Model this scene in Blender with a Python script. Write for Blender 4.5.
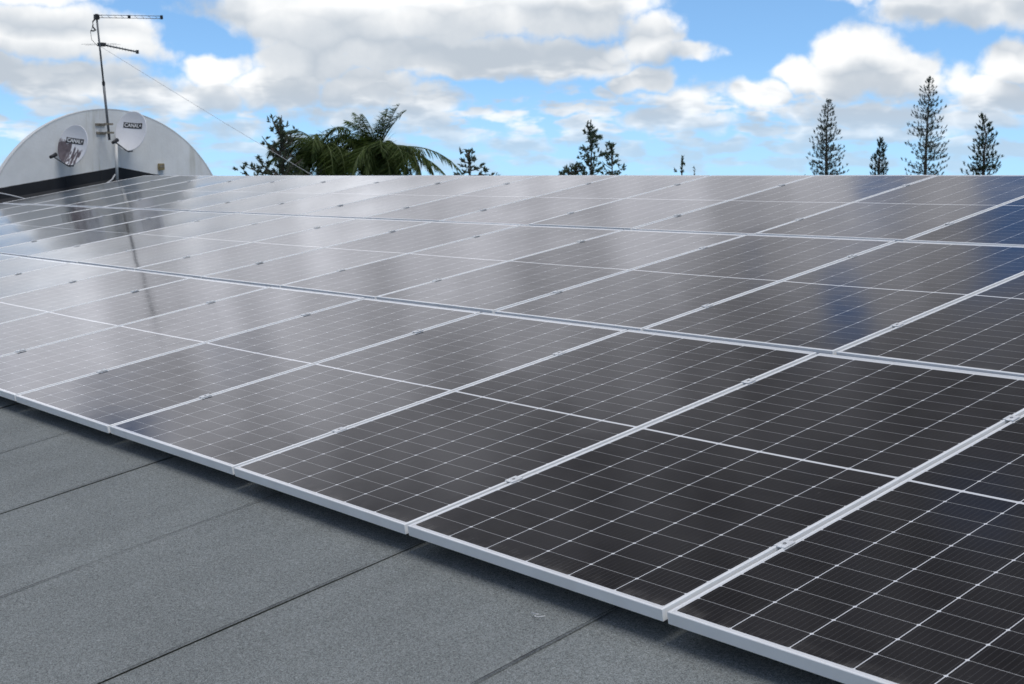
import bpy, bmesh, math, random
from mathutils import Vector, Matrix, noise
R = math.radians
scene = bpy.context.scene
for o in list(bpy.data.objects): bpy.data.objects.remove(o)
col = scene.collection

# ------------------------------------------------------------------ camera
cam_data = bpy.data.cameras.new('camera'); cam = bpy.data.objects.new('camera', cam_data); col.objects.link(cam)
CAM = Vector((2.287743745983276, -2.528238308709095, 1.1477840198344453))
RT = Vector((0.6564780381753754, 0.7543451367864781, 0.0))
DN = Vector((0.09422609607575588, -0.08200140715462156, -0.9921679354035708))
FW = Vector((-0.7484370569471642, 0.651336459774249, -0.12491112022960812))
m = Matrix(((RT.x, -DN.x, -FW.x), (RT.y, -DN.y, -FW.y), (RT.z, -DN.z, -FW.z))).to_4x4()
m.translation = CAM
cam.matrix_world = m
cam_data.sensor_width = 36; cam_data.lens = 46.361
cam_data.clip_start = 0.05; cam_data.clip_end = 6000
cam_data.dof.use_dof = True; cam_data.dof.focus_distance = 5.0; cam_data.dof.aperture_fstop = 9.0
scene.camera = cam
scene.render.resolution_x = 1024; scene.render.resolution_y = 684

# ------------------------------------------------------------------ sky
SUN_EL, SUN_AZ = 66, 97          # azimuth from +Y towards +X, degrees
world = bpy.data.worlds.new('World'); scene.world = world; world.use_nodes = True

class NT:
    """small helper to write shader maths"""
    def __init__(s, t): s.t = t
    def n(s, typ, **kw):
        x = s.t.nodes.new(typ)
        for k, v in kw.items(): setattr(x, k, v)
        return x
    def put(s, sock, v):
        if isinstance(v, bpy.types.NodeSocket): s.t.links.new(v, sock)
        elif v is not None:
            if sock.type == 'RGBA' and isinstance(v, (tuple, list)) and len(v) == 3: v = (*v, 1)
            sock.default_value = v
    def m(s, op, a, b=None, c=None, clamp=False):
        x = s.n('ShaderNodeMath', operation=op, use_clamp=clamp)
        s.put(x.inputs[0], a); s.put(x.inputs[1], b); s.put(x.inputs[2], c)
        return x.outputs[0]
    def v(s, op, a, b=None, c=None, out=0):
        x = s.n('ShaderNodeVectorMath', operation=op)
        s.put(x.inputs[0], a)
        if b is not None: s.put(x.inputs[1], b)
        if c is not None: s.put(x.inputs[2], c)
        return x.outputs[out]
    def sep(s, a):
        x = s.n('ShaderNodeSeparateXYZ'); s.put(x.inputs[0], a); return x.outputs
    def comb(s, a, b, c=0.0):
        x = s.n('ShaderNodeCombineXYZ'); s.put(x.inputs[0], a); s.put(x.inputs[1], b); s.put(x.inputs[2], c); return x.outputs[0]
    def rng(s, v, a, b, c=0.0, d=1.0, smooth=True):
        x = s.n('ShaderNodeMapRange', interpolation_type='SMOOTHSTEP' if smooth else 'LINEAR')
        for i, q in enumerate((v, a, b, c, d)): s.put(x.inputs[i], q)
        return x.outputs[0]
    def mix(s, f, a, b, blend='MIX'):
        x = s.n('ShaderNodeMix', data_type='RGBA', blend_type=blend)
        s.put(x.inputs[0], f); s.put(x.inputs[6], a); s.put(x.inputs[7], b); return x.outputs[2]
    def noise(s, v, scale, detail=3.0, rough=0.5, dims='3D', out=0):
        x = s.n('ShaderNodeTexNoise', noise_dimensions=dims)
        if v is not None: s.put(x.inputs['Vector'], v)
        x.inputs['Scale'].default_value = scale; x.inputs['Detail'].default_value = detail; x.inputs['Roughness'].default_value = rough
        return x.outputs[out]

# cloud masses: (azimuth, elevation, half width, half height, weight) in degrees, azimuth from the view towards the array
CLOUDS = [
    # broad grey-white bank across the top
    (-7.8, 6.7, 6.5, 2.2, 1.0), (-2.6, 7.0, 5.6, 2.0, 1.0), (2.1, 7.3, 4.4, 1.8, 1.0), (-4.0, 5.2, 5.6, 1.0, .9), (1.6, 5.0, 4.9, 1.1, .95),
    (5.9, 5.7, 1.7, 1.35, 1.0), (7.5, 5.05, 1.7, .5, .8),
    # left banks
    (-19.5, 5.8, 4.2, 1.4, 1.0), (-16.0, 5.5, 2.9, 1.2, .9), (-21.3, 4.3, 2.4, .9, .95), (-18.2, 3.8, 4.0, 1.1, .95), (-15.0, 3.2, 3.0, .9, .8),
    (-20, 7.4, 4.5, .9, .8), (-8.5, 4.9, 3.4, 1.3, .9), (-1.5, 4.7, 4.0, 1.0, .85), (-3.2, 3.5, 2.6, .7, .7), (-8.0, 2.6, 3.0, .7, .7),
    (-12.4, 4.6, 1.7, 1.1, .95), (-12.7, 3.4, 2.2, .9, .9), (-9.8, 3.7, 2.5, 1.2, .95), (-6.0, 3.7, 2.8, 1.25, .95), (-4.0, 2.9, 2.0, .8, .8),
    (-17.5, 2.2, 1.6, .7, .7), (-11.7, 2.0, 1.9, .6, .7), (-5.2, 2.2, 2.6, .6, .6),
    # middle puffs
    (5.5, 4.0, 1.6, .7, .9), (7.3, 3.0, 1.6, 1.0, .9), (6.3, 2.4, 2.4, .6, .8), (10.3, 3.5, 1.7, .9, .9), (8.0, 2.2, 2.6, .6, .7),
    (2.3, 2.7, 1.0, .35, .8), (0.2, 1.4, 2.0, .45, .75), (3.2, 1.6, 1.5, .35, .65), (9.3, 1.3, 1.6, .4, .7), (4.0, 3.6, 1.2, .4, .6),
    (-1.6, 2.6, 1.0, .5, .5), (-2.0, 1.5, 1.5, .45, .6),
    # large cumulus on the right
    (14.6, 4.9, 2.4, 1.6, 1.1), (13.4, 4.0, 2.4, 1.2, 1.0), (16.0, 4.1, 1.9, 1.2, 1.0), (11.9, 4.5, 1.2, .7, .8),
    (14.5, 2.6, 4.0, .7, .8), (12.0, 2.7, 2.0, .5, .7), (16.0, 1.8, 3.2, .5, .65), (13.0, 1.9, 2.0, .45, .65),
    (19.0, 6.9, 4.8, 1.15, .95), (14.5, 7.6, 3.6, .6, .85), (22, 7.2, 3.0, 1.3, .95),
    (20.8, 4.5, 1.8, 1.2, .95), (20.0, 3.3, 2.6, .9, .95), (19.2, 2.3, 2.6, .7, .8), (22.5, 3.4, 2.0, 1.6, .9), (18.4, 3.9, 1.3, .8, .7),
]
# holes of clear sky, mirrored as the blue patches
HOLES = [(-12.9, 5.7, 1.9, .75, .9), (-9.2, 2.3, 1.3, .45, .6), (-1.2, 3.7, 1.8, .5, .6), (20.2, 18.6, 3.0, 2.4, 1.0), (17.6, 21.0, 2.2, 1.0, .7), (11.8, 20.6, 1.5, 1.8, .75), (13.6, 16.6, 1.5, 1.1, .8), (8.2, 18.4, 1.0, 1.2, .45), (9.2, 22.0, 1.2, 1.2, .5), (5.2, 13.6, 1.8, .8, .4), (-22.3, 18.4, 3.4, 1.5, .9), (-15.5, 16.2, 2.4, .8, .5), (-24.5, 13.4, 2.2, .7, .4), (-25.5, 9.4, 3.0, 1.8, .3), (-18.0, 21.5, 2.0, .8, .4), (16.5, 30, 4, 2.0, .5), (-9.8, 12.2, 1.6, .7, .3)]

grp = bpy.data.node_groups.new('cloud_density', 'ShaderNodeTree')
grp.interface.new_socket('P', in_out='INPUT', socket_type='NodeSocketVector')
grp.interface.new_socket('D', in_out='OUTPUT', socket_type='NodeSocketFloat')
grp.interface.new_socket('S', in_out='OUTPUT', socket_type='NodeSocketFloat')
g = NT(grp)
gi = g.n('NodeGroupInput').outputs[0]; go = g.n('NodeGroupOutput')
w1 = g.v('MULTIPLY', g.v('SUBTRACT', g.noise(gi, .42, 3.4, .52, out=1), (.5, .5, .5)), (3.2, 1.7, 0))
P = g.v('ADD', gi, w1)
acc = None
for (a, e, ra, re, w) in CLOUDS:
    d = g.v('LENGTH', g.v('MULTIPLY_ADD', P, (1/ra, 1/re, 0), (-a/ra, -e/re, 0)), out=1)
    k = g.rng(d, 1.35, .25, 0.0, w)
    acc = k if acc is None else g.m('MAXIMUM', acc, k)
pe = g.sep(P)[1]; pa = g.sep(P)[0]
# cloud field over the rest of the dome
far = g.m('MAXIMUM', g.rng(g.m('ABSOLUTE', pa), 30, 45), g.rng(pe, 40, 55))
dome = g.rng(g.noise(g.v('MULTIPLY', gi, (1, 1.7, 1)), .055, 4, .55), .34, .62)
high = g.m('MULTIPLY', g.rng(pe, 7.4, 10.0), g.rng(g.noise(g.v('MULTIPLY', gi, (1, 1.5, 1)), .16, 3, .5), .22, .5, .60, .95))
acc = g.m('MAXIMUM', acc, g.m('MULTIPLY', high, g.m('SUBTRACT', 1.0, far)))
acc = g.m('MAXIMUM', acc, g.m('MULTIPLY', g.m('MULTIPLY', dome, far), .95))
# low puffs towards the horizon
low = g.m('MULTIPLY', g.rng(g.noise(g.v('MULTIPLY', gi, (.5, 1.6, 1)), .9, 3, .5), .32, .64), g.m('MULTIPLY', g.rng(pe, 5.0, 2.4), g.rng(pe, -.2, .5)))
acc = g.m('MAXIMUM', acc, g.m('MULTIPLY', low, .8))
for (a, e, ra, re, w) in HOLES:
    d = g.v('LENGTH', g.v('MULTIPLY_ADD', P, (1/ra, 1/re, 0), (-a/ra, -e/re, 0)), out=1)
    acc = g.m('SUBTRACT', acc, g.rng(d, 1.6, .15, 0.0, w*.86))
soft = g.rng(pe, 7, 10, 1.0, .45)
fb = g.m('ADD', g.m('MULTIPLY', g.m('SUBTRACT', g.noise(gi, .75, 5, .6), .5), .62), g.m('MULTIPLY', g.m('SUBTRACT', g.noise(gi, 2.6, 4, .6), .5), .30))
g.put(go.inputs[0], g.m('ADD', acc, g.m('MULTIPLY', fb, soft)))
g.put(go.inputs[1], g.m('ADD', acc, g.m('MULTIPLY', fb, .28)))

w = NT(world.node_tree)
for x in list(world.node_tree.nodes): world.node_tree.nodes.remove(x)
tc = w.n('ShaderNodeTexCoord').outputs['Generated']
dirn = w.v('NORMALIZE', tc)
dx, dy, dz = w.sep(dirn)
HA = math.atan2(FW.x, FW.y)
fx, fy = math.sin(HA), math.cos(HA)
ff = w.m('ADD', w.m('MULTIPLY', dx, fx), w.m('MULTIPLY', dy, fy))
rr = w.m('ADD', w.m('MULTIPLY', dx, fy), w.m('MULTIPLY', dy, -fx))
az = w.m('MULTIPLY', w.m('ARCTAN2', rr, ff), 57.29578)
el = w.m('MULTIPLY', w.m('ARCSINE', dz), 57.29578)
P = w.comb(az, el)
def dens(v):
    x = w.n('ShaderNodeGroup'); x.node_tree = grp; w.put(x.inputs[0], v); return x.outputs
D0 = dens(P)[0]
UP = dens(w.v('ADD', P, (-.4, 1.35, 0)))[1]
DO = dens(w.v('ADD', P, (.2, -1.25, 0)))[1]
cover = w.m('MULTIPLY', w.rng(D0, .18, .74), w.rng(el, 0, 3.5, .82, 1.0))
# lit tops, paler thin edges, grey undersides
lit = w.m('ADD', w.m('SUBTRACT', w.m('MULTIPLY', DO, .50), w.m('MULTIPLY', UP, .62)), .66)
litf = w.rng(lit, .22, 1.02)
tilt = w.m('ADD', el, w.m('MULTIPLY', w.m('MINIMUM', w.m('MAXIMUM', az, -30.0), 30.0), .14))
bright = w.m('MULTIPLY', w.rng(w.noise(w.v('MULTIPLY', P, (1, 1.7, 1)), .20, 4, .55), .34, .66, .52, 1.30), w.m('ADD', w.rng(tilt, 8, 29, 1.42, .17), w.rng(el, 34, 60, 0, .50)))
ccol = w.mix(litf, (4.6, 5.15, 5.8), (9.0, 9.05, 9.05))
ccol = w.mix(w.rng(el, 8, 14), ccol, (8.1, 8.2, 8.95))
bright = w.m('ADD', 1.0, w.m('MULTIPLY', w.rng(el, 6.5, 9.5), w.m('SUBTRACT', bright, 1.0)))
behind = w.rng(w.m('ABSOLUTE', az), 50, 100, 1.0, .48)      # unseen clouds behind the viewer, dimmed to darken the front faces of the frames
bright = w.m('MULTIPLY', bright, w.m('MAXIMUM', behind, w.rng(el, 40, 65)))
ccol = w.v('MULTIPLY', ccol, w.comb(bright, bright, bright))
sky = w.n('ShaderNodeTexSky', sky_type='NISHITA', sun_disc=False)
sky.sun_elevation = R(SUN_EL); sky.sun_rotation = R(SUN_AZ)
sky.air_density = 1.0; sky.dust_density = .6; sky.ozone_density = 1.6
w.put(sky.inputs[0], w.comb(dx, dy, w.m('ADD', w.m('MULTIPLY', w.m('MAXIMUM', dz, .0), 1.5), .17)))
skc = w.v('MULTIPLY', sky.outputs[0], (1.45, 1.82, 1.92))
hi = w.rng(el, 7, 13)
skc = w.mix(hi, skc, (.47, .54, .66), blend='MULTIPLY')
skc = w.mix(w.rng(el, 5.5, 0.0, 0.0, .5), skc, (4.4, 6.9, 8.9))
air = w.rng(el, 4.0, 0.0, 0.0, .45)             # clouds thin out in the air near the horizon
fcol = w.mix(w.m('MULTIPLY', cover, w.m('SUBTRACT', 1.0, air)), skc, ccol)
bg = w.n('ShaderNodeBackground'); w.put(bg.inputs[0], fcol); bg.inputs[1].default_value = .1
wo = w.n('ShaderNodeOutputWorld'); w.put(wo.inputs[0], bg.outputs[0])
world.cycles.sampling_method = 'MANUAL'; world.cycles.sample_map_resolution = 512

# ------------------------------------------------------------------ sun (veiled by cloud)
sd = bpy.data.lights.new('sun', 'SUN'); sun = bpy.data.objects.new('sun', sd); col.objects.link(sun)
sd.energy = 1.5; sd.angle = R(28); sd.color = (1, .96, .9)
sv = Vector((math.sin(R(SUN_AZ))*math.cos(R(SUN_EL)), math.cos(R(SUN_AZ))*math.cos(R(SUN_EL)), math.sin(R(SUN_EL))))
sun.rotation_euler = sv.to_track_quat('Z', 'Y').to_euler(); sun.location = (0, 0, 30)
vs = scene.view_settings
vs.view_transform = 'Standard'; vs.look = 'None'; vs.gamma = 1; vs.use_curve_mapping = False; vs.exposure = .22

# ------------------------------------------------------------------ materials
def new_mat(name):
    mt = bpy.data.materials.new(name); mt.use_nodes = True
    t = NT(mt.node_tree); b = mt.node_tree.nodes['Principled BSDF']
    return mt, t, b
def plain(name, c, rough=.6, metal=0.0, var=.12, scale=12.0, bump=0.0):
    mt, t, b = new_mat(name)
    oc = t.n('ShaderNodeTexCoord').outputs['Object']
    n_ = t.noise(oc, scale, 4, .6)
    f = t.rng(n_, .3, .7, 1 - var, 1 + var)
    t.put(b.inputs['Base Color'], t.v('MULTIPLY', tuple(c), t.comb(f, f, f)))
    t.put(b.inputs['Roughness'], t.rng(n_, .3, .7, rough*.9, min(1, rough*1.1)))
    b.inputs['Metallic'].default_value = metal
    if bump:
        bn = t.n('ShaderNodeBump'); bn.inputs['Strength'].default_value = bump; bn.inputs['Distance'].default_value = .01
        t.put(bn.inputs['Height'], n_); t.put(b.inputs['Normal'], bn.outputs[0])
    return mt

def felt_mat():
    mt, t, b = new_mat('mineral_felt')
    oc = t.n('ShaderNodeTexCoord').outputs['Object']
    grit = t.noise(oc, 260, 2, .75); gr2 = t.noise(oc, 95, 3, .7)
    big = t.noise(oc, 1.6, 4, .6); streak = t.noise(t.v('MULTIPLY', oc, (3.0, .35, 1)), 1.4, 4, .6)
    f = t.m('ADD', t.rng(grit, .3, .7, .40, 1.6, smooth=False), t.rng(gr2, .32, .68, -.24, .24, smooth=False))
    f = t.m('MULTIPLY', f, t.rng(big, .3, .7, .93, 1.06)); f = t.m('MULTIPLY', f, t.rng(streak, .3, .7, .95, 1.045))
    c = t.mix(t.rng(t.noise(oc, 140, 1, .5), .45, .6), (.206, .223, .219), (.232, .246, .239))
    c = t.v('MULTIPLY', c, t.comb(f, f, f))
    specks = t.rng(t.noise(oc, 430, 0, .5), .76, .80)
    c = t.mix(t.m('MULTIPLY', specks, .5), c, (.42, .44, .45))
    t.put(b.inputs['Base Color'], c); b.inputs['Roughness'].default_value = .88; b.inputs['Specular IOR Level'].default_value = .15
    bn = t.n('ShaderNodeBump'); bn.inputs['Strength'].default_value = .6; bn.inputs['Distance'].default_value = .003
    t.put(bn.inputs['Height'], grit); t.put(b.inputs['Normal'], bn.outputs[0])
    return mt

def cell_mat():
    mt, t, b = new_mat('solar_cells_under_glass')
    oc = t.n('ShaderNodeTexCoord').outputs['Object']
    x, y, _ = t.sep(oc)
    PX, PY, H = .1850, .0923, .0062
    ux = t.m('DIVIDE', t.m('ADD', x, 3*PX), PX)
    y = t.m('ADD', y, .0055); ay = t.m('SUBTRACT', t.m('ABSOLUTE', y), H)
    uy = t.m('DIVIDE', ay, PY)
    fxn = t.m('FRACT', ux); fyn = t.m('FRACT', uy)
    ddx = t.m('MULTIPLY', t.m('MINIMUM', fxn, t.m('SUBTRACT', 1.0, fxn)), PX)
    ddy = t.m('MULTIPLY', t.m('MINIMUM', fyn, t.m('SUBTRACT', 1.0, fyn)), PY)
    lx = t.m('LESS_THAN', ddx, .0014); ly = t.m('LESS_THAN', ddy, .0009)
    dia = t.m('LESS_THAN', t.m('ADD', ddx, ddy), .0068)
    centre = t.m('LESS_THAN', ay, 0.0)
    edge = t.m('MAXIMUM', t.m('GREATER_THAN', t.m('ABSOLUTE', x), 3*PX - .0008), t.m('GREATER_THAN', ay, 12*PY - .0008))
    white = t.m('MAXIMUM', t.m('MAXIMUM', lx, dia), t.m('MAXIMUM', centre, edge))
    # thin silver wires along each cell
    fw_ = t.m('FRACT', t.m('ADD', t.m('MULTIPLY', fxn, 10.0), .5))
    wire = t.m('LESS_THAN', t.m('MINIMUM', fw_, t.m('SUBTRACT', 1.0, fw_)), .045)
    wn = t.n('ShaderNodeTexWhiteNoise', noise_dimensions='4D')
    t.put(wn.inputs['Vector'], t.comb(t.m('FLOOR', ux), t.m('FLOOR', uy), t.m('SIGN', y)))
    t.put(wn.inputs['W'], t.n('ShaderNodeObjectInfo').outputs['Random'])
    cv = t.rng(wn.outputs[0], 0, 1, .8, 1.25, smooth=False)
    cell = t.v('MULTIPLY', (.0120, .0112, .0128), t.comb(cv, cv, cv))
    dust = t.noise(oc, 3.5, 5, .65)
    cell = t.mix(t.m('MULTIPLY', wire, .75), cell, (.060, .060, .062))
    c = t.mix(t.m('MULTIPLY', ly, .72), cell, (.56, .56, .56))
    c = t.mix(white, c, (.78, .79, .80))
    oi = t.n('ShaderNodeObjectInfo').outputs['Random']
    spots = t.m('MULTIPLY', t.rng(t.noise(t.v('ADD', oc, t.comb(t.m('MULTIPLY', oi, 31.0), t.m('MULTIPLY', oi, 57.0))), 38, 2, .5), .70, .78), .05)
    low = t.m('MULTIPLY', t.rng(y, -1.05, -1.13), t.rng(t.noise(oc, 14, 4, .6), .35, .7, .0, .16))
    c = t.mix(t.m('ADD', t.m('MAXIMUM', spots, low), t.m('MULTIPLY', t.rng(dust, .35, .8, .0, .016), t.m('ADD', .5, oi))), c, (.45, .42, .38))
    t.put(b.inputs['Base Color'], c)
    b.inputs['IOR'].default_value = 1.47
    t.put(b.inputs['Roughness'], t.rng(dust, .3, .75, .080, .120))
    bn = t.n('ShaderNodeBump'); bn.inputs['Strength'].default_value = .06; bn.inputs['Distance'].default_value = .002
    t.put(bn.inputs['Height'], t.noise(oc, 9, 2, .5)); t.put(b.inputs['Normal'], bn.outputs[0])
    return mt

def wall_mat():
    mt, t, b = new_mat('painted_render')
    oc = t.n('ShaderNodeTexCoord').outputs['Object']
    n1 = t.noise(oc, 2.2, 5, .6)
    f = t.rng(n1, .3, .7, .93, 1.05)
    c = t.v('MULTIPLY', (.84, .855, .845), t.comb(f, f, f))
    st = t.noise(t.v('MULTIPLY', oc, (1, 5, .5)), 1.6, 4, .6)
    y = t.sep(oc)[1]
    near = t.m('MAXIMUM', t.rng(t.m('ABSOLUTE', t.m('SUBTRACT', y, 6.52)), .34, .02), t.m('MULTIPLY', t.rng(t.m('ABSOLUTE', t.m('SUBTRACT', y, 8.25)), .35, .05), .6))
    c = t.mix(t.m('MULTIPLY', t.m('MULTIPLY', t.rng(st, .42, .66), near), .55), c, (.42, .39, .27))
    c = t.mix(t.m('MULTIPLY', t.rng(st, .5, .8), .10), c, (.44, .46, .46))
    t.put(b.inputs['Base Color'], c); b.inputs['Roughness'].default_value = .85
    bn = t.n('ShaderNodeBump'); bn.inputs['Strength'].default_value = .25; bn.inputs['Distance'].default_value = .01
    t.put(bn.inputs['Height'], t.noise(oc, 30, 4, .6)); t.put(b.inputs['Normal'], bn.outputs[0])
    return mt

def leaf_mat(name, c1, c2, rough=.55):
    mt, t, b = new_mat(name)
    rnd = t.n('ShaderNodeNewGeometry').outputs['Random Per Island']
    oc = t.n('ShaderNodeTexCoord').outputs['Object']
    f = t.m('ADD', t.m('MULTIPLY', rnd, .6), t.m('MULTIPLY', t.noise(oc, .9, 3, .5), .4))
    t.put(b.inputs['Base Color'], t.mix(t.rng(f, .15, .85), c1, c2)); b.inputs['Roughness'].default_value = rough
    b.inputs['Specular IOR Level'].default_value = .35
    tr = t.n('ShaderNodeBsdfTranslucent'); t.put(tr.inputs[0], b.inputs['Base Color'].links[0].from_socket)
    mx = t.n('ShaderNodeMixShader'); mx.inputs[0].default_value = .5
    t.put(mx.inputs[1], b.outputs[0]); t.put(mx.inputs[2], tr.outputs[0])
    t.put(mt.node_tree.nodes['Material Output'].inputs[0], mx.outputs[0])
    return mt

def stain_mat():
    mt, t, b = new_mat('weathered_dish_paint')
    oc = t.n('ShaderNodeTexCoord').outputs['Object']
    x, y, z = t.sep(oc)
    st = t.noise(t.v('MULTIPLY', oc, (1, .16, 1)), 17, 3, .55)
    lim = t.m('ADD', t.m('MULTIPLY', x, -.30), t.m('MULTIPLY', t.m('SUBTRACT', t.noise(oc, 6, 4, .6), .5), .36))
    area = t.m('MULTIPLY', t.rng(t.m('SUBTRACT', lim, y), .005, .05), t.rng(x, .225, .17))
    peel = t.rng(st, .55, .47)
    f = t.m('MULTIPLY', area, t.m('MAXIMUM', peel, t.rng(x, -.06, -.12)))
    c = t.mix(t.noise(oc, 14, 3, .5), (.065, .048, .055), (.20, .165, .175))
    t.put(b.inputs['Base Color'], t.mix(f, (.80, .80, .82), c)); b.inputs['Roughness'].default_value = .5
    return mt

M_FELT = felt_mat(); M_CELL = cell_mat(); M_WALL = wall_mat()
M_LAP = plain('lap_bitumen', (.022, .022, .022), .6, var=.3, scale=40)
M_FLASH = plain('black_flashing', (.013, .015, .019), .7, var=.3, scale=6)
M_ALU = plain('anodised_aluminium', (.88, .89, .885), .42, .05, var=.04, scale=6)
M_ALUD = plain('mill_aluminium', (.82, .83, .83), .42, .2, var=.08, scale=20)
M_STEEL = plain('bolt_steel', (.45, .45, .45), .4, .8, var=.15, scale=60)
M_GALV = plain('weathered_galvanised', (.17, .18, .19), .55, .5, var=.3, scale=15)
M_BLACK = plain('black_plastic', (.02, .02, .022), .5, var=.2, scale=30)
M_DISH = plain('white_dish_paint', (.85, .85, .87), .45, var=.03, scale=5)
M_STAIN = stain_mat()
M_WHITE = plain('white_paint', (.72, .72, .70), .5, var=.06, scale=8)
M_LOGOK = plain('logo_black', (.018, .018, .02), .5, var=.1)
M_LOGOW = plain('logo_white', (.8, .8, .8), .5, var=.02)
M_RUST = plain('rusty_bracket', (.26, .23, .18), .8, .2, var=.35, scale=30)
M_BOX = plain('faded_ochre_box', (.34, .27, .14), .7, var=.3, scale=25)
M_WIRE = plain('grey_wire', (.55, .56, .57), .5, var=.1)
M_BODY = plain('house_wall', (.5, .49, .46), .9, var=.08, scale=2)
M_GRASS = plain('ground_grass', (.06, .085, .035), .95, var=.4, scale=.08)
M_BARK = plain('bark', (.10, .085, .07), .9, var=.35, scale=6)
M_PBARK = plain('palm_bark', (.22, .20, .17), .9, var=.3, scale=5)
L_PINE = leaf_mat('cook_pine_needles', (.070, .095, .082), (.125, .150, .120))
L_PINE2 = leaf_mat('young_pine_needles', (.030, .052, .034), (.065, .095, .055))
L_PALM = leaf_mat('palm_leaflets', (.055, .095, .028), (.13, .18, .05))
L_PALMN = leaf_mat('fresh_palm_leaflets', (.12, .19, .03), (.16, .24, .05))
L_TREE = leaf_mat('dark_foliage', (.080, .105, .070), (.13, .155, .10))
L_CON = leaf_mat('conifer_foliage', (.08, .12, .08), (.13, .17, .11))

# ------------------------------------------------------------------ object helpers
def link(name, me, mat, parent=None, smooth=False):
    o = bpy.data.objects.new(name, me); col.objects.link(o)
    for mm in (mat if isinstance(mat, (list, tuple)) else [mat]): me.materials.append(mm)
    if smooth:
        for p in me.polygons: p.use_smooth = True
    if parent: o.parent = parent
    return o
def build(name, bm, mat, parent=None, smooth=False):
    me = bpy.data.meshes.new(name); bmesh.ops.recalc_face_normals(bm, faces=bm.faces) if not smooth == 'leaf' else None
    bm.to_mesh(me); bm.free()
    return link(name, me, mat, parent, smooth is True)
def tag(o, label=None, cat=None, group=None, kind=None):
    if label: o['label'] = label
    if cat: o['category'] = cat
    if group: o['group'] = group
    if kind: o['kind'] = kind
    return o
def thing(name, label, cat, loc=(0, 0, 0), group=None):
    o = bpy.data.objects.new(name, None); col.objects.link(o); o.location = loc; o.empty_display_size = .2
    return tag(o, label, cat, group)
def box(bm, c, s, rot=None):
    mt = Matrix.Translation(c) @ (rot.to_4x4() if rot else Matrix()) @ Matrix.Diagonal((s[0], s[1], s[2], 1))
    return bmesh.ops.create_cube(bm, size=1, matrix=mt)['verts']
def tube(bm, pts, rad, seg=8, cap=True):
    pts = [Vector(p) for p in pts]; n = len(pts)
    rads = rad if isinstance(rad, (list, tuple)) else [rad]*n
    rings = []; up = None
    for i, p in enumerate(pts):
        d = (pts[min(i+1, n-1)] - pts[max(i-1, 0)]).normalized()
        if up is None or abs(up.dot(d)) > .98: up = Vector((0, 0, 1)) if abs(d.z) < .9 else Vector((1, 0, 0))
        a = d.cross(up).normalized(); b2 = d.cross(a).normalized(); up = -b2 if False else up
        rings.append([bm.verts.new(p + (a*math.cos(2*math.pi*k/seg) + b2*math.sin(2*math.pi*k/seg))*rads[i]) for k in range(seg)])
    for i in range(n-1):
        for k in range(seg):
            bm.faces.new((rings[i][k], rings[i][(k+1) % seg], rings[i+1][(k+1) % seg], rings[i+1][k]))
    if cap:
        bm.faces.new(rings[0][::-1]); bm.faces.new(rings[-1])
def bar(name, pts, rad, mat, parent=None, seg=8):
    bm = bmesh.new(); tube(bm, pts, rad, seg); return build(name, bm, mat, parent, True)

# ------------------------------------------------------------------ the pitched roof
SL = math.atan2(0.16680932752, 0.98598917350)
ROOF = Matrix.Rotation(SL, 4, 'X')                     # roof-plane coordinates: x along the eaves, y up the slope, z square to it
GAPZ = -.102                                           # felt lies this far under the panel tops
RIDGE_Y = 6.995
def rp(x, y, z=0.0): return ROOF @ Vector((x, y, z))
WALL_X = -18.4
random.seed(3)

house = thing('flat_pitched_house', 'long low-pitched building roofed in grey mineral felt that carries the solar panels', 'building', (0, 0, -4))
def house_part(name, bm, mat, smooth=False):
    o = build(name, bm, mat, house, smooth); o.matrix_parent_inverse = Matrix.Translation((0, 0, 4)); return o
EAVE_Y = -7.2
bm = bmesh.new()
xs = [-.279 - .915*k for k in range(-11, 20)]
xs = sorted(xs)
for i in range(len(xs)-1):
    a, b_ = max(xs[i], WALL_X), xs[i+1]
    if b_ <= WALL_X: continue
    ny = 26
    prev = None
    for j in range(ny+1):
        y = EAVE_Y + (RIDGE_Y - EAVE_Y)*j/ny
        wob = .006*noise.noise(Vector((a*1.3, y*.9, 4)))
        q = [bm.verts.new(rp(a, y, GAPZ + wob)), bm.verts.new(rp((a+b_)/2, y, GAPZ + .004*noise.noise(Vector((a, y*1.2, 9))))), bm.verts.new(rp(b_ + .004, y, GAPZ + .0028 + wob*.3))]
        if prev:
            for k in range(2): bm.faces.new((prev[k], prev[k+1], q[k+1], q[k]))
        prev = q
roof = house_part('felt_roof', bm, M_FELT)
for p in roof.data.polygons: p.use_smooth = True
bm = bmesh.new()                                       # bitumen squeezed out along each lap
for i, x0 in enumerate(xs[1:-1]):
    if x0 <= WALL_X + .4: continue
    prev = None
    fatness = random.uniform(.55, 1.1)
    for j in range(0, 321):
        y = EAVE_Y + (RIDGE_Y - EAVE_Y)*j/320
        wd = fatness*(.0016 + .0032*max(0, noise.noise(Vector((x0*3, y*1.7, 1)))) + .0012*noise.noise(Vector((x0*3, y*14, 5))))
        off = .004*noise.noise(Vector((x0, y*.8, 7)))
        q = [bm.verts.new(rp(x0 + off - wd, y, GAPZ + .0080)), bm.verts.new(rp(x0 + off + wd*.7, y, GAPZ + .0080))]
        if prev: bm.faces.new((prev[0], prev[1], q[1], q[0]))
        prev = q
lap = house_part('lap_bead', bm, M_LAP)
bm = bmesh.new()                                       # rear slope and the walls
rz = rp(0, RIDGE_Y, GAPZ); ez = rp(0, EAVE_Y, GAPZ)
X0, X1 = WALL_X, xs[-1]
back_y = 2*rz.y - ez.y
vs_ = [bm.verts.new(v) for v in ((X0, rz.y, rz.z), (X1, rz.y, rz.z), (X1, back_y, ez.z), (X0, back_y, ez.z))]
bm.faces.new(vs_)
house_part('rear_roof_slope', bm, M_FELT)
bm = bmesh.new()
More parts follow.
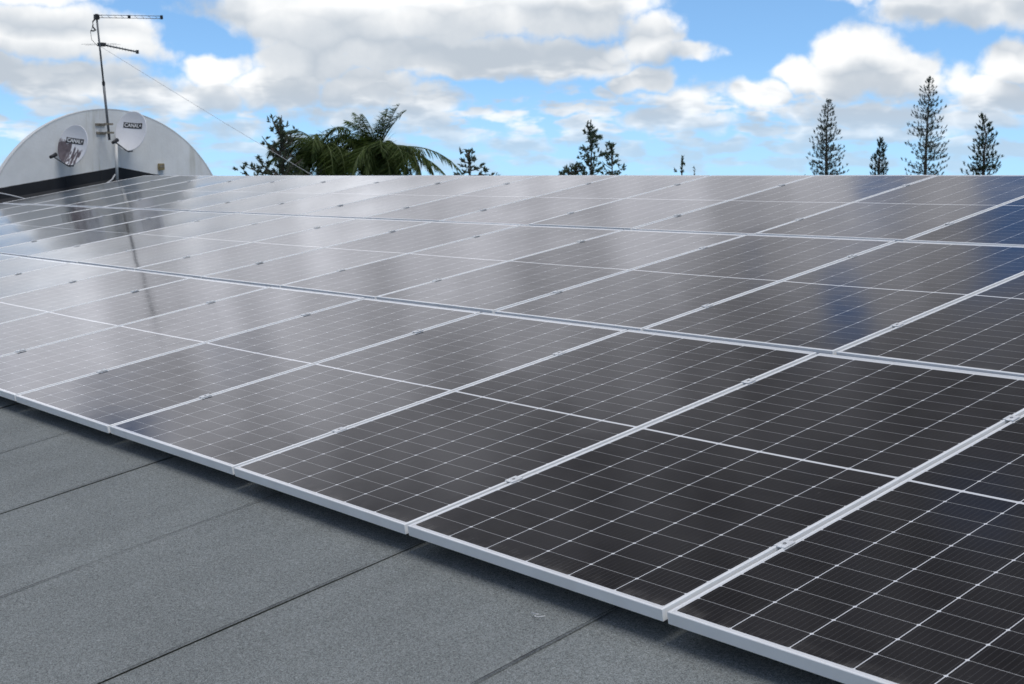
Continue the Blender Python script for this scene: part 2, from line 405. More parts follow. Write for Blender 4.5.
def quad(bm, *p): bm.faces.new([bm.verts.new(v) for v in p])
G = -4.0
quad(bm, (X0, ez.y+.3, ez.z-.02), (X1-.3, ez.y+.3, ez.z-.02), (X1-.3, ez.y+.3, G), (X0, ez.y+.3, G))
quad(bm, (X0, back_y-.3, ez.z-.02), (X1-.3, back_y-.3, ez.z-.02), (X1-.3, back_y-.3, G), (X0, back_y-.3, G))
for X in (X0+.02, X1-.3):
    bm.faces.new([bm.verts.new(v) for v in ((X, ez.y+.3, ez.z-.02), (X, rz.y, rz.z-.08), (X, back_y-.3, ez.z-.02), (X, back_y-.3, G), (X, ez.y+.3, G))])
house_part('outer_wall', bm, M_BODY)
bm = bmesh.new(); box(bm, ((X0+X1)/2, ez.y - .03, ez.z - .06), (X1-X0, .06, .16)); house_part('fascia_board', bm, M_WHITE)

# ------------------------------------------------------------------ solar panels
PW, PL, PITCH, ROWGAP = 1.134, 2.278, 1.154, .040
TH = [0.0, -0.005000911818837171, 0.006009494863414273]
DXR = [0.0, 0.05558632978979333, 0.08966218512836034]
def frame_mesh():
    prof = [(0, -.035), (0, -.0016), (.0016, 0), (.0064, 0), (.0073, -.0014), (.0073, -.0088), (.002, -.0088), (.002, -.033), (.028, -.033), (.028, -.035)]
    bm = bmesh.new(); loops = []
    for ins, z in prof:
        hx, hy = PW/2 - ins, PL/2 - ins
        loops.append([bm.verts.new(v) for v in ((-hx, -hy, z), (hx, -hy, z), (hx, hy, z), (-hx, hy, z))])
    n = len(loops)
    for i in range(n):
        A_, B_ = loops[i], loops[(i+1) % n]
        for k in range(4): bm.faces.new((A_[k], A_[(k+1) % 4], B_[(k+1) % 4], B_[k]))
    return bm
def glass_mesh():                                      # the pane sags a little between its frame, which bends what it mirrors
    bm = bmesh.new(); nx, ny = 8, 14; hx, hy = PW/2 - .0076, PL/2 - .0076
    def lay(z0, sag):
        return [[bm.verts.new((hx*(2*i/nx-1), hy*(2*j/ny-1), z0 - sag*(1-(2*i/nx-1)**2)*(1-(2*j/ny-1)**4))) for j in range(ny+1)] for i in range(nx+1)]
    A_, B_ = lay(-.0020, .0024), lay(-.0080, .0024)
    for i in range(nx):
        for j in range(ny):
            bm.faces.new((A_[i][j], A_[i+1][j], A_[i+1][j+1], A_[i][j+1])).smooth = True
            bm.faces.new((B_[i][j], B_[i][j+1], B_[i+1][j+1], B_[i+1][j]))
    return bm
ORD = ['zeroth', 'first', 'second', 'third', 'fourth', 'fifth', 'sixth', 'seventh', 'eighth', 'ninth', 'tenth', 'eleventh', 'twelfth', 'thirteenth', 'fourteenth', 'fifteenth', 'sixteenth']
ROWN = ['front', 'middle', 'back']
FIRST = [-1, 0, 1]                                     # first panel of each row that the photo's right edge shows
rows = []; y = z = 0.0
for j in range(3):
    c, s = math.cos(TH[j]), math.sin(TH[j])
    rows.append((y, z, c, s)); y += (PL + ROWGAP)*c; z += (PL + ROWGAP)*s
def row_mat(j): 
    y0, z0, c, s = rows[j]
    return ROOF @ Matrix.Translation((DXR[j], y0, z0)) @ Matrix.Rotation(TH[j], 4, 'X')
random.seed(11)
proto_frame = proto_glass = None
def panel(j, k):
    n = k - FIRST[j] + 1
    if n >= 1: lab = 'black glass solar panel in the %s row, %s from the right edge of the photo' % (ROWN[j], ORD[n])
    else: lab = 'black glass solar panel of the %s row, %s beyond the right edge of the photo' % (ROWN[j], ORD[1-n])
    t = thing('solar_panel', lab, 'solar panel', group='solar panels laid in three rows up the roof')
    jit = Matrix.Translation((random.gauss(0, .0012), random.gauss(0, .0015), random.gauss(0, .0006))) @ Matrix.Rotation(random.gauss(0, .0011), 4, 'Y') @ Matrix.Rotation(random.gauss(0, .0010), 4, 'X')
    t.matrix_world = row_mat(j) @ Matrix.Translation((-k*PITCH - PITCH/2, PL/2, 0)) @ jit
    global proto_frame, proto_glass
    if proto_frame is None:
        proto_frame = build('frame', frame_mesh(), M_ALU, t); proto_glass = build('cell_glass', glass_mesh(), M_CELL, t)
    else:
        for p in (proto_frame, proto_glass):
            c = p.copy(); col.objects.link(c); c.parent = t; c.matrix_parent_inverse = Matrix()
for j in range(3):
    for k in range(-1, 15): panel(j, k)

def clamp_mesh():
    bm = bmesh.new()
    for sx in (-1, 1): box(bm, (sx*.0135, 0, .0022), (.012, .052, .0030))      # flanges on both frames
    for sx in (-1, 1): box(bm, (sx*.0081, 0, -.0085), (.0022, .0515, .0250))   # walls of the channel
    box(bm, (0, 0, .0006), (.0140, .0512, .0024))
    return bm
def bolt_mesh():
    bm = bmesh.new(); bmesh.ops.create_cone(bm, cap_ends=True, segments=6, radius1=.0058, radius2=.0056, depth=.004, matrix=Matrix.Translation((0, 0, .0030))); return bm
proto_cl = proto_b = None
for j in range(3):
    for k in range(0, 15):
        for h, yy in enumerate((.50, 1.815)):
            n = k - FIRST[j]
            where = 'low' if h == 0 else 'high'
            if n >= 1: lab = 'aluminium clamp %s on the seam between %s and %s panels of %s row' % (where, ORD[n], ORD[n+1], ROWN[j])
            else: lab = 'aluminium clamp %s on a %s row seam, %s beyond the right edge of the photo' % (where, ROWN[j], ORD[1-n])
            t = thing('panel_clamp', lab, 'clamp', group='small aluminium clamps holding neighbouring panels')
            t.matrix_world = row_mat(j) @ Matrix.Translation((-k*PITCH, yy + random.uniform(-.02, .02), .0008))
            if proto_cl is None:
                proto_cl = build('clamp_body', clamp_mesh(), M_ALUD, t); proto_b = build('bolt', bolt_mesh(), M_STEEL, t)
            else:
                for p in (proto_cl, proto_b):
                    c = p.copy(); col.objects.link(c); c.parent = t
rail_lab = {0: 'lower', 1: 'upper'}
for j in range(3):
    for h, yy in enumerate((.50, 1.815)):
        t = thing('mounting_rail', '%s aluminium rail hidden under the %s row of solar panels' % (rail_lab[h], ROWN[j]), 'rail', group='aluminium rails under the panels')
        t.matrix_world = row_mat(j) @ Matrix.Translation((-7*PITCH, yy, 0))
        bm = bmesh.new(); box(bm, (0, 0, -.052), (16*PITCH - .02, .04, .032)); build('rail_profile', bm, M_ALUD, t)
        for q in range(12):
            bm = bmesh.new(); box(bm, (-8.2 + q*1.49, 0, -.084), (.06, .09, .031)); build('foot', bm, M_ALUD, t)

# ------------------------------------------------------------------ curved gable wall with its flashing
gw = thing('gable_wall', 'pale grey semicircular gable wall rising behind the two satellite dishes', 'wall', (WALL_X, 6.8, .9))
def gpart(name, bm, mat, smooth=False):
    o = build(name, bm, mat, gw, smooth); o.matrix_parent_inverse = Matrix.Translation((-WALL_X, -6.8, -.9)); return o
CY, CZ, CR, TW = 6.80, .125, 2.10, .13
bm = bmesh.new(); n = 96
fr = []; bk = []
for i in range(n+1):
    a = math.pi*i/n
    yv, zv = CY - CR*math.cos(a), CZ + CR*math.sin(a)
    fr.append((WALL_X, yv, zv)); bk.append((WALL_X - TW, yv, zv))
fr = [(WALL_X, CY-CR, -.6)] + fr + [(WALL_X, CY+CR, -.6)]; bk = [(WALL_X-TW, CY-CR, -.6)] + bk + [(WALL_X-TW, CY+CR, -.6)]
F_ = [bm.verts.new(v) for v in fr]; B_ = [bm.verts.new(v) for v in bk]
bm.faces.new(F_); bm.faces.new(B_[::-1])
for i in range(len(F_)): bm.faces.new((F_[i], F_[(i+1) % len(F_)], B_[(i+1) % len(F_)], B_[i]))
gpart('wall_panel', bm, M_WALL)
bm = bmesh.new()                                       # coping lip along the curve
prev = None
for i in range(n+1):
    a = math.pi*i/n
    q = []
    for (xo, ro) in ((.003, -.012), (.003, .006), (-TW-.006, .006), (-TW-.006, -.02)):
        q.append(bm.verts.new((WALL_X + xo, CY - (CR+ro)*math.cos(a), CZ + (CR+ro)*math.sin(a))))
    if prev:
        for k in range(3): bm.faces.new((prev[k], prev[k+1], q[k+1], q[k]))
    prev = q
gpart('coping', bm, M_WHITE)
def roof_z(yv):                                        # height of the felt over ground plan y
    yr = rz.y
    return rz.z - abs(yv - yr)*math.tan(SL)
bm = bmesh.new(); prev = None                          # black upstand and apron
ys = [4.2 + .06*i for i in range(78)]
ys.append(rz.y); ys.sort()
for yv in ys:
    zt = roof_z(yv)
    up = .225 + .015*noise.noise(Vector((yv*1.4, 0, 0))) + .004*noise.noise(Vector((yv*9, 3, 0)))
    q = [bm.verts.new((WALL_X + .003, yv, zt + up)), bm.verts.new((WALL_X + .016, yv, zt + up - .006)), bm.verts.new((WALL_X + .018, yv, zt + .05)),
         bm.verts.new((WALL_X + .07, yv, zt + .02)), bm.verts.new((WALL_X + .98, yv, zt + .0135))]
    if prev:
        for k in range(4): bm.faces.new((prev[k], prev[k+1], q[k+1], q[k]))
    prev = q
gpart('flashing', bm, M_FLASH)
bm = bmesh.new()
for yv in (4.35, 5.13, 6.03, 6.62, 7.3):
    zt = roof_z(yv); box(bm, (WALL_X + .019, yv, zt + .115), (.006, .012, .2))
gpart('flashing_seam', bm, M_LAP)
bx = thing('junction_box', 'small faded ochre box fixed low on the gable wall', 'box', (WALL_X + .035, 7.66, 1.30))
bm = bmesh.new(); box(bm, (0, 0, 0), (.065, .10, .11)); bmesh.ops.bevel(bm, geom=bm.edges[:], offset=.008, segments=2, affect='EDGES'); build('box_body', bm, M_BOX, bx)
bm = bmesh.new(); box(bm, (.036, 0, .012), (.008, .075, .045)); build('box_lid', bm, M_RUST, bx)

# ------------------------------------------------------------------ satellite dishes
def dish_frame(centre, yaw_vec, tilt):
    n = Vector((*yaw_vec, 0)).normalized(); n = (n*math.cos(tilt) + Vector((0, 0, math.sin(tilt)))).normalized()
    x = Vector((0, 0, 1)).cross(n).normalized(); yv = n.cross(x)
    mt = Matrix((x, yv, n)).transposed().to_4x4(); mt.translation = centre; return mt
DW, DH, DD = .285, .32, .055
def sz(x, y): return DD*((x/DW)**2 + (y/DH)**2) - DD
def lettering(txt):
    cu = bpy.data.curves.new('logo', 'FONT'); cu.body = txt; cu.size = .068; cu.align_x = 'CENTER'; cu.align_y = 'CENTER'; cu.extrude = .0005; cu.offset = .0022; cu.space_character = 1.02
    ob = bpy.data.objects.new('logo', cu); col.objects.link(ob)
    me = bpy.data.meshes.new_from_object(ob.evaluated_get(bpy.context.evaluated_depsgraph_get()))
    bpy.data.objects.remove(ob); bpy.data.curves.remove(cu)
    return me
def dish(label, centre, yaw, tilt, mat, logo, roll=0.0):
    t = thing('satellite_dish', label, 'satellite dish')
    t.matrix_world = dish_frame(Vector(centre), yaw, tilt) @ Matrix.Rotation(roll, 4, 'Z')
    inv = t.matrix_world.inverted()
    bm = bmesh.new(); rings = []
    nr, ns = 9, 40
    for side, dzz in ((0, 0), (1, -.006)):
        rg = []
        for i in range(1, nr+1):
            r_ = i/nr
            rg.append([bm.verts.new((DW*r_*math.cos(2*math.pi*k/ns), DH*r_*math.sin(2*math.pi*k/ns), DD*r_*r_ - DD + dzz)) for k in range(ns)])
        c_ = bm.verts.new((0, 0, -DD + dzz)); rings.append((rg, c_))
        for k in range(ns): bm.faces.new((c_, rg[0][k], rg[0][(k+1) % ns]))
        for i in range(nr-1):
            for k in range(ns): bm.faces.new((rg[i][k], rg[i+1][k], rg[i+1][(k+1) % ns], rg[i][(k+1) % ns]))
    # rolled rim
    a_, b_ = rings[0][0][-1], rings[1][0][-1]
    rim = [[bm.verts.new((v.co.x*f, v.co.y*f, v.co.z + d)) for v in a_] for f, d in ((1.02, .002), (1.03, -.006), (1.01, -.014))]
    for L1, L2 in ((a_, rim[0]), (rim[0], rim[1]), (rim[1], rim[2]), (rim[2], b_)):
        for k in range(ns): bm.faces.new((L1[k], L1[(k+1) % ns], L2[(k+1) % ns], L2[k]))
    build('reflector', bm, mat, t, True)
    # logo plate and lettering follow the curve of the dish
    lw, lh, ly = .178, .044, logo
    bm = bmesh.new(); gr = [[bm.verts.new((lw*(2*i/10-1), ly + lh*(2*q/3-1), sz(lw*(2*i/10-1), ly + lh*(2*q/3-1)) + .0035)) for q in range(4)] for i in range(11)]
    for i in range(10):
        for q in range(3): bm.faces.new((gr[i][q], gr[i+1][q], gr[i+1][q+1], gr[i][q+1]))
    pl = build('logo_plate', bm, M_LOGOK, t)
    me = lettering('CANAL+')
    xs_ = [v.co.x for v in me.vertices]; sc = 2*lw*.90/(max(xs_) - min(xs_)); mid = (max(xs_) + min(xs_))/2
    for v in me.vertices:
        v.co.x = (v.co.x - mid)*sc; v.co.y = v.co.y*1.22 + ly; v.co.z += sz(v.co.x, v.co.y) + .0065
    lt = link('lettering', me, M_LOGOW, pl)
    # feed arm from the lower rim to the focus
    foot = Vector((0, -DH*1.0, -.01)); tip = Vector((.0, -DH*.86, .36))
    arm = bar('feed_arm', [foot + Vector((0, -.01, -.04)), foot + Vector((0, -.012, .03)), tip], .011, M_GALV, t)
    bm = bmesh.new(); d_ = (Vector((0, -.02, 0)) - tip).normalized()
    tube(bm, [tip - d_*.05, tip + d_*.0, tip + d_*.03, tip + d_*.075], [.024, .026, .026, .033], 12); build('lnb_feed', bm, M_BLACK, t, True)
    bm = bmesh.new(); box(bm, (0, -.1, -DD-.035), (.11, .16, .055)); box(bm, (0, -.2, -DD-.02), (.05, .22, .02)); box(bm, (.0, -.30, -.05), (.09, .05, .06)); build('back_bracket', bm, M_GALV, t)
    c0 = Vector((0, -.1, -DD-.06))
    p0 = t.matrix_world @ c0; pts = [p0, Vector((p0.x - .04, p0.y + .03, p0.z - .02)), Vector((WALL_X + .01, p0.y + .05, p0.z - .03))]
    bar('wall_arm', [inv @ p for p in pts], .02, M_GALV, t)
    bm = bmesh.new(); box(bm, (WALL_X + .008, pts[2].y, pts[2].z), (.012, .12, .16)); bmesh.ops.transform(bm, matrix=inv, verts=bm.verts); build('wall_plate', bm, M_GALV, t)
    return t
dish('smaller-looking grey-white dish with purple-brown stained and streaked lower half', (-18.06, 6.02, 1.63), (.43, -.90), R(14), M_STAIN, .075, R(-7))
dish('clean white dish with a black feed arm at the foot of the mast', (-18.06, 7.0, 1.87), (.50, -.87), R(14), M_DISH, .10, R(-4))
pipe = thing('white_pipe', 'slim white pipe standing against the gable wall under the clean white dish', 'pipe', (-18.12, 6.765, roof_z(6.765)))
bar('tube', [(0, 0, 0), (0, .004, .62)], .024, M_WHITE, pipe, 12)
bm = bmesh.new(); bmesh.ops.create_cone(bm, cap_ends=True, segments=16, radius1=.06, radius2=.05, depth=.03, matrix=Matrix.Translation((0, 0, .03))); build('collar', bm, M_FLASH, pipe)

# ------------------------------------------------------------------ aerial mast
mast = thing('aerial_mast', 'thin grey television mast with two long aerials leaning over the gable wall', 'aerial', (-18.1, 6.64, 1.72))
def mp(*p): return Vector(p) - mast.location
top = Vector((-18.1, 6.512, 3.66)); base = Vector((-18.1, 6.65, 1.72))
def on_mast(f): return base.lerp(top, f)
bar('lower_tube', [mp(*on_mast(0)), mp(*on_mast(.47))], .021, M_GALV, mast)
bar('upper_tube', [mp(*on_mast(.45)), mp(*on_mast(1.0))], .016, M_GALV, mast)
bm = bmesh.new()
pj = on_mast(.46); tube(bm, [mp(*on_mast(.445)), mp(*on_mast(.475))], .026); build('tube_joint', bm, M_BLACK, mast)
for zf in (.06, .13):
    p = on_mast(zf); bm = bmesh.new()
    box(bm, mp((p.x + WALL_X)/2, p.y, p.z), (abs(p.x - WALL_X), .03, .03)); box(bm, mp(p.x + .01, p.y + .01, p.z), (.05, .13, .03)); box(bm, mp(WALL_X + .012, p.y, p.z), (.02, .16, .04))
    build('wall_bracket', bm, M_RUST, mast)
# upper aerial: two slim rails with many short rods
t0 = on_mast(.995); dr = Vector((RT.x, RT.y, 0)).normalized()*.55 + Vector((.41, .91, 0)).normalized()*.45; dr.normalize()
bl = 1.0
bm = bmesh.new()
for dz_ in (.020, -.020): tube(bm, [mp(*(t0 + Vector((0, 0, dz_)))), mp(*(t0 + dr*bl + Vector((0, 0, dz_))))], .0055, 6)
boom = build('upper_boom', bm, M_GALV, mast)
side = Vector((-dr.y, dr.x, 0))
for i in range(9):
    p = t0 + dr*(.08 + .105*i); L = .17 - .010*i
    bar('rod', [mp(*(p - side*L)), mp(*(p + side*L))], .003, M_GALV, boom, 6)
for f, s_ in ((0, .05), (.5, .035), (1, .04)):
    bm = bmesh.new(); box(bm, mp(*(t0 + dr*bl*f)), (.035, .035, s_*1.5)); build('boom_clip', bm, M_BLACK, boom)
bm = bmesh.new(); box(bm, mp(*(t0 - Vector((0, 0, .01)))), (.07, .07, .075)); build('upper_clamp', bm, M_BLACK, mast)
# lower aerial, running away from the camera
t1 = on_mast(.775); d2 = Vector((-.93, .73, 0)).normalized()*1.25 + Vector((.41, .91, 0))*.30; b2l = d2.length; d2.normalize()
bm = bmesh.new(); tube(bm, [mp(*(t1 - d2*.05)), mp(*(t1 + d2*b2l))], .013, 8); boom2 = build('lower_boom', bm, M_GALV, mast)
s2 = Vector((-d2.y, d2.x, 0))
for i in range(12):
    p = t1 + d2*(.07 + .105*i); L = .055
    bar('rod', [mp(*(p - Vector((0, 0, L*.45)))), mp(*(p + Vector((0, 0, L*.45))))], .004, M_GALV, boom2, 6)
for f in (-.02, .12):
    p = t1 + d2*f; bar('reflector_rod', [mp(*(p - s2*.30)), mp(*(p + s2*.30))], .0022, M_GALV, boom2, 6)
bm = bmesh.new(); box(bm, mp(*(t1 + d2*.08)), (.10, .10, .055)); build('dipole_box', bm, M_BLACK, mast)
bm = bmesh.new(); box(bm, mp(*(t1 + d2*b2l)), (.04, .04, .06)); build('boom_clip', bm, M_BLACK, boom2)
lf = -dr
bar('cable_loop', [mp(*(t0 + v)) for v in (Vector((0, 0, -.02)), lf*.06 + Vector((0, 0, -.08)), lf*.065 + Vector((0, 0, -.16)), lf*.02 + Vector((0, 0, -.22)))], .012, M_BLACK, mast)
bar('cable_loop', [mp(*(t0 + v)) for v in (lf*.05 + Vector((0, 0, -.12)), lf*.10 + Vector((0, 0, -.24)), lf*.09 + Vector((0, 0, -.36)), lf*.0 + Vector((0, 0, -.46)))], .004, M_BLACK, mast)
bm = bmesh.new(); box(bm, mp(*(t0 + lf*.07 + Vector((0, 0, -.225)))), (.05, .05, .018)); build('cable_joint', bm, M_BLACK, mast)

gs = on_mast(.76); ge = Vector((-13.85, 8.62, .72))
tag(bar('guy_wire', [gs, gs.lerp(ge, .25) - Vector((0, 0, .015)), gs.lerp(ge, .5) - Vector((0, 0, .022)), gs.lerp(ge, .75) - Vector((0, 0, .016)), ge], .0028, M_WIRE, seg=6),
    'thin grey guy wire sloping from the mast down behind the roof ridge', 'wire')
tag(bar('loose_cable', [(-18.05, 6.70, 1.17), (-17.95, 6.60, 1.09), (-17.82, 6.45, 1.03), (-17.70, 6.33, .975)], .012, M_WIRE, seg=6),
    'short pale cable trailing from the foot of the white pole onto black flashing', 'cable')
tag(bar('loose_cable', [(-18.33, 4.55, .90), (-18.1, 4.86, .89), (-18.0, 5.0, .855), (-17.8, 5.14, .80)], .010, M_WIRE, seg=6),
    'pale cable lying across the black flashing at the far left', 'cable')

# scrap of white plastic on the felt
def rpt(x, y, z): return rp(x, y, GAPZ + z)
tag(bar('plastic_offcut', [rpt(-.405, -.075, .010), rpt(-.41, -.092, .013), rpt(-.424, -.098, .012), rpt(-.434, -.088, .009), rpt(-.428, -.078, .010), rpt(-.452, -.085, .011)], .0011, M_LOGOW, seg=6),
    'tiny curl of white plastic lying on the grey felt', 'scrap')

# ------------------------------------------------------------------ ground
bm = bmesh.new(); bmesh.ops.create_circle(bm, cap_ends=True, segments=64, radius=1500, matrix=Matrix.Translation((-20, 30, G)))
tag(build('ground', bm, M_GRASS), kind='structure')

# ------------------------------------------------------------------ trees
class Leaves:
    def __init__(s): s.v = []; s.f = []
    def blade(s, p, d, ln, wd, up=None, bend=0.0):
        d = d.normalized(); up = up or Vector((random.gauss(0, 1), random.gauss(0, 1), random.gauss(0, 1)))
        a = d.cross(up)
        if a.length < 1e-4: a = d.orthogonal()
        a.normalize(); a *= wd
        i = len(s.v); mid = p + d*ln*.5 + Vector((0, 0, -bend*.25)); end = p + d*ln + Vector((0, 0, -bend))
        s.v += [p - a*.35, p + a*.35, mid + a, mid - a, end]
        s.f += [(i, i+1, i+2, i+3), (i+3, i+2, i+4)]
    def build(s, name, mat, parent):
        me = bpy.data.meshes.new(name); me.from_pydata([tuple(v) for v in s.v], [], s.f); return link(name, me, mat, parent)

def tuft(L, p, d, ln, wd, n, spread=.5):
    for _ in range(n):
        q = d.normalized() + Vector((random.gauss(0, spread), random.gauss(0, spread), random.gauss(0, spread)))
        L.blade(p + d.normalized()*random.uniform(-.2, .4)*ln, q, ln*random.uniform(.6, 1.1), wd)

def cook_pine(label, x, y, top_z, halfw, seed, mat, sparse=1.0, cone=0.55, lean=0.0, dense_top=False, vis=8.0, tuft_k=1.0, step=.27):
    random.seed(seed)
    t = thing('cook_pine', label, 'tree', (x, y, G), 'columnar pines beyond the ridge')
    H = top_z - G
    bmt = bmesh.new(); wv = [random.gauss(0, .03) for _ in range(12)]
    pts = [Vector((wv[i]*i*.25 + lean*i/11, wv[-i]*i*.25, H*i/11*.985)) for i in range(12)]
    tube(bmt, pts, [.24*(1 - .93*i/11) for i in range(12)], 8)
    L = Leaves()
    def axis(zz):
        f = max(0, min(10.999, zz/(H*.985)*11)); i = int(f); return pts[i].lerp(pts[i+1], f - i)
    zz = H - .25
    while zz > max(1.5, H - vis - 3):
        dfrom = H - zz
        rad = max(.14, halfw*min(1.0, (dfrom/(vis*cone))**.70))
        nb = 5 if dfrom < 1.0 else random.choice((6, 7, 7, 8))
        a0 = random.uniform(0, 6.28)
        for b in range(nb):
            if random.random() > sparse and dfrom > 1: continue
            a = a0 + b*6.283/nb + random.gauss(0, .22); ln = rad*random.uniform(.62, 1.12)
            out = Vector((math.cos(a), math.sin(a), 0)); p0 = axis(min(H*.98, zz + random.gauss(0, .10)))
            rise = random.uniform(.05, .45)
            bp = [p0 + out*ln*f + Vector((0, 0, ln*rise*f*f - .10*ln*f)) for f in (0, .35, .7, 1)]
            tube(bmt, bp, [.020, .014, .010, .006], 4, cap=False)
            nt = max(1, int(ln/.36 + random.random()))
            for q in range(nt):
                f = (q + .75 + random.uniform(-.2, .2))/nt if dfrom > 1.0 else (q+.7)/nt
                f = min(1, max(.25, f)); i = min(2, int(f*3)); pq = bp[i].lerp(bp[i+1], f*3 - i)
                dd = out*.45 + Vector((-out.y, out.x, 0))*random.gauss(0, .5) + Vector((0, 0, random.uniform(.5, 1.2)))
                tuft(L, pq, dd, .29*tuft_k*random.uniform(.75, 1.2), .028*tuft_k, 8, .22)
        zz -= step*random.uniform(.75, 1.2)
    for _ in range(3): tuft(L, axis(H - .35), Vector((0, 0, 1)), .34, .035, 6, .25)
    build('trunk', bmt, M_BARK, t, True); L.build('crown', mat, t)
    return t
cook_pine('tall cook pine left of the little dark one, its crown widening into a skirt', -64.8, 90.87, 7.55, 1.80, 21, L_PINE, .95, .75, vis=7.5)
cook_pine('smallest of the columnar pines, a narrow dense dark spire', -58.5, 89.15, 4.1, .80, 22, L_PINE2, 1.0, .9, vis=4.0, tuft_k=1.15, step=.17)
cook_pine('tallest and thinnest cook pine, its open crown full of sky gaps', -60.8, 99.65, 9.6, 1.85, 23, L_PINE, .80, .62, vis=9.0)
cook_pine('dark dense-headed cook pine at the right with a ragged lower crown', -49.4, 88.87, 5.75, 1.50, 24, L_PINE2, .88, .8, vis=6.0, dense_top=True, tuft_k=1.15)
cook_pine('pine cut off by the right edge of the photo', -48.5, 94.9, 2.65, .9, 25, L_PINE, .9, .9, vis=4.0)

def clump_tree(name, label, x, y, top_z, mat, branches, seed, leader=True, leaf=.13, dens=1.0, thick=.09, group=None):
    """irregular tree: a leader with boughs (height below top, azimuth, length, rise) that carry clumps of leaves"""
    random.seed(seed)
    t = thing(name, label, 'tree', (x, y, G), group)
    H = top_z - G; bmt = bmesh.new(); L = Leaves()
    pts = [Vector((random.gauss(0, .05), random.gauss(0, .05), H*f)) for f in (0, .25, .5, .75, .9, .99)]
    tube(bmt, pts, [thick*2, thick*1.6, thick*1.2, thick*.7, thick*.4, .012], 8)
    for (dn, a, ln, rise) in branches:
        a = R(a); out = Vector((math.cos(a), math.sin(a), 0)); p0 = Vector((0, 0, H - dn))
        bp = [p0, p0 + out*ln*.4 + Vector((0, 0, rise*.25)), p0 + out*ln*.75 + Vector((0, 0, rise*.6)), p0 + out*ln + Vector((0, 0, rise))]
        tube(bmt, bp, [thick*.5, thick*.35, .02, .008], 5, cap=False)
        n = max(3, int(ln/.14*dens))
        for q in range(n):
            f = .18 + .82*random.random(); i = min(2, int(f*3)); pq = bp[i].lerp(bp[i+1], f*3 - i)
            pq = pq + Vector((random.gauss(0, .09), random.gauss(0, .09), random.gauss(.04, .07)))
            dd = out*.8 + Vector((random.gauss(0, .5), random.gauss(0, .5), random.uniform(.2, 1.1)))
            tuft(L, pq, dd, leaf*1.9, leaf*.30, 9, .45)
    n = 6
    for q in range(n): tuft(L, Vector((0, 0, H - .04 - q*.13)), Vector((random.gauss(0, .3), random.gauss(0, .3), 1)), leaf*2, leaf*.28, 9, .35)
    build('trunk', bmt, M_BARK, t, True); L.build('crown', mat, t)
    return t
def cone_branches(n, depth, w, seed, rise=.25, power=.8, gap=.15):
    rnd = random.Random(seed); out = []
    for i in range(n):
        dn = .12 + depth*(i + rnd.random()*.8)/n
        out.append((dn, rnd.uniform(0, 360), max(.15, w*(dn/depth)**power*rnd.uniform(.55, 1.12)), rise*rnd.uniform(.4, 1.4)))
    return out
clump_tree('small_conifer', 'taller of the two conifers standing close together at mid ridge', -42.03, 40.83, 3.38, L_CON, cone_branches(30, 2.6, 1.0, 5, .32, .62), 31, leaf=.115, dens=.85, thick=.06)
clump_tree('small_conifer', 'shorter conifer at the right of its taller neighbour', -39.9, 40.14, 2.50, L_CON, cone_branches(22, 1.9, .70, 6, .25, .6), 32, leaf=.105, dens=.85, thick=.05)
clump_tree('bushy_treetop', 'low bushy treetop just left of the two conifers', -42.42, 40.3, 1.62, L_CON, cone_branches(12, .4, .72, 8, .08, .4), 33, leaf=.11)
clump_tree('bare_sapling', 'thin dark leaning treetop barely showing over the ridge', -30.97, 34.81, 1.80, L_TREE, [(.55, 229, .06, .10)], 34, leaf=.085, thick=.05)
clump_tree('bare_sapling', 'tiniest twig over the ridge, right of the leaning one', -30.6, 35.1, 1.46, L_TREE, [], 35, leaf=.05, thick=.04)
clump_tree('ragged_tree', 'ragged dark tree with a spiky top at the left of the palm', -28.48, 16.1, 2.50, L_TREE, cone_branches(34, 1.75, .72, 12, .35, .55) + [(1.35, 229, .95, .25), (1.55, 229, 1.1, .3), (1.75, 231, 1.2, .25), (.75, 229, .5, .45), (.7, 50, .35, .35), (1.2, 40, .6, .3), (1.5, 49, .8, .25), (1.7, 52, .9, .2)], 36, leaf=.075, dens=1.35, thick=.05)
clump_tree('ragged_tree', 'small sparse twiggy tree at the right of the palm', -27.15, 21.5, 1.85, L_TREE, [(.1, 229, .12, .08), (.25, 49, .15, .06), (.35, 229, .2, .08), (.45, 100, .2, .05), (.55, 49, .35, .1), (.62, 229, .25, .1), (.7, 49, .55, .05), (.75, 200, .4, .05), (.8, 49, .7, .05)], 37, leaf=.085, thick=.05)

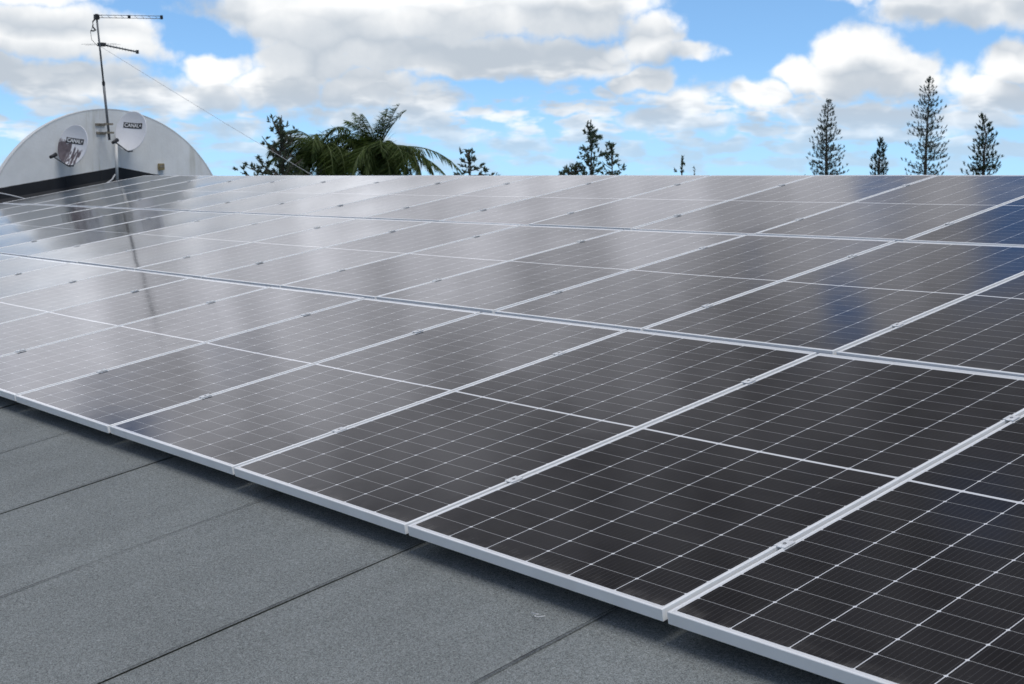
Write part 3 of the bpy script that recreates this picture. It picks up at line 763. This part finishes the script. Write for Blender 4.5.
def palm(label, x, y, crown_z, seed, tall=True):
    random.seed(seed)
    t = thing('palm_tree', label, 'tree', (x, y, G))
    H = crown_z - G
    bar('trunk', [(.1, .1, 0), (.05, .12, H*.3), (.02, .03, H*.7), (0, 0, H)], [.2, .15, .13, .12], M_PBARK, t, 12)
    left = Vector((-RT.x, -RT.y, 0)); away = Vector((-RT.y, RT.x, 0))
    bmr = bmesh.new(); Ls = {False: Leaves(), True: Leaves()}
    def frond(az, el, ln, sag, fresh=False, wind=.5, leaf=.42):
        L = Ls[fresh]
        out = (-left*math.cos(R(az)) + away*math.sin(R(az)))
        d = out*math.cos(R(el)) + Vector((0, 0, math.sin(R(el)))); p = Vector((0, 0, H)); pts = [p.copy()]; n = 22
        for i in range(n):
            d = (d + (Vector((0, 0, -1))*sag + left*wind*.055)*(.4 + 1.6*i/n)*.1*1.2).normalized(); p = p + d*ln/n; pts.append(p.copy())
        tube(bmr, pts, [.030*(1 - .85*i/n) for i in range(n+1)], 5, cap=False)
        for i in range(2, n+1):
            a, b = pts[i-1], pts[i]; dd = (b - a).normalized(); sd_ = dd.cross(Vector((0, 0, 1)))
            if sd_.length < .1: sd_ = left.cross(dd)
            sd_.normalize()
            prof = math.sin(math.pi*min(1, (i/n)*.82 + .16))**.6
            for k in range(4):
                for sgn in (-1, 1):
                    pp = a.lerp(b, k/4 + random.random()*.2)
                    q = sd_*sgn*.75 + dd*.55 + Vector((0, 0, random.uniform(-.9, .05))) + left*wind*random.uniform(.5, 1.1)
                    L.blade(pp, q, leaf*prof*random.uniform(.6, 1.15), .015, up=Vector((random.gauss(0, .4), random.gauss(0, .4), 1)), bend=.16*prof*random.random())
    # upright windblown fronds first, then the long arching ones and the skirt (azimuth 0 = right of the view, 180 = left)
    if tall:
        frond(172, 70, 1.35, .25, True, 1.0, .60); frond(165, 78, 1.2, .3, False, 1.0, .58); frond(178, 60, 1.35, .3, True, .9, .55)
        frond(4, 68, 1.55, .28, False, 1.2, .62); frond(12, 76, 1.3, .3, False, 1.1, .60); frond(0, 62, 1.5, .3, False, 1.2, .60)
        frond(-3, 14, 2.9, .45, False, .02, .40); frond(6, 24, 2.2, .8, False, .3, .55); frond(-8, 4, 2.3, .35, False, .05, .45)
        frond(183, 38, 2.2, .8, False, .5, .58); frond(174, 22, 2.3, .6, False, .5, .55)
    else:
        frond(182, 40, 1.9, .8, False, .5, .55); frond(175, 56, 1.5, .7, False, .7, .58); frond(188, 14, 2.0, .6, False, .4, .5); frond(4, 50, 1.5, .8, False, .8, .6); frond(-4, 66, 1.3, .8, False, .9, .6)
    for i in range(40):
        frond(random.uniform(0, 360), random.uniform(-25, 50), random.uniform(1.2, 2.0), random.uniform(.7, 1.5), random.random() < .16, random.uniform(.4, .9), .58)
    build('frond_stem', bmr, M_PALMSTEM, t, True)
    Ls[False].build('frond_leaves', L_PALM, t); Ls[True].build('young_frond', L_PALMN, t)
    return t
M_PALMSTEM = plain('palm_stem', (.08, .11, .03), .6, var=.2)
palm('dark green palm with two upright windblown fronds over the ridge', -30.35, 20.55, 1.90, 41)
palm('drooping palm crown without upright fronds at the left of the taller palm', -31.4, 19.2, 1.95, 42, False)
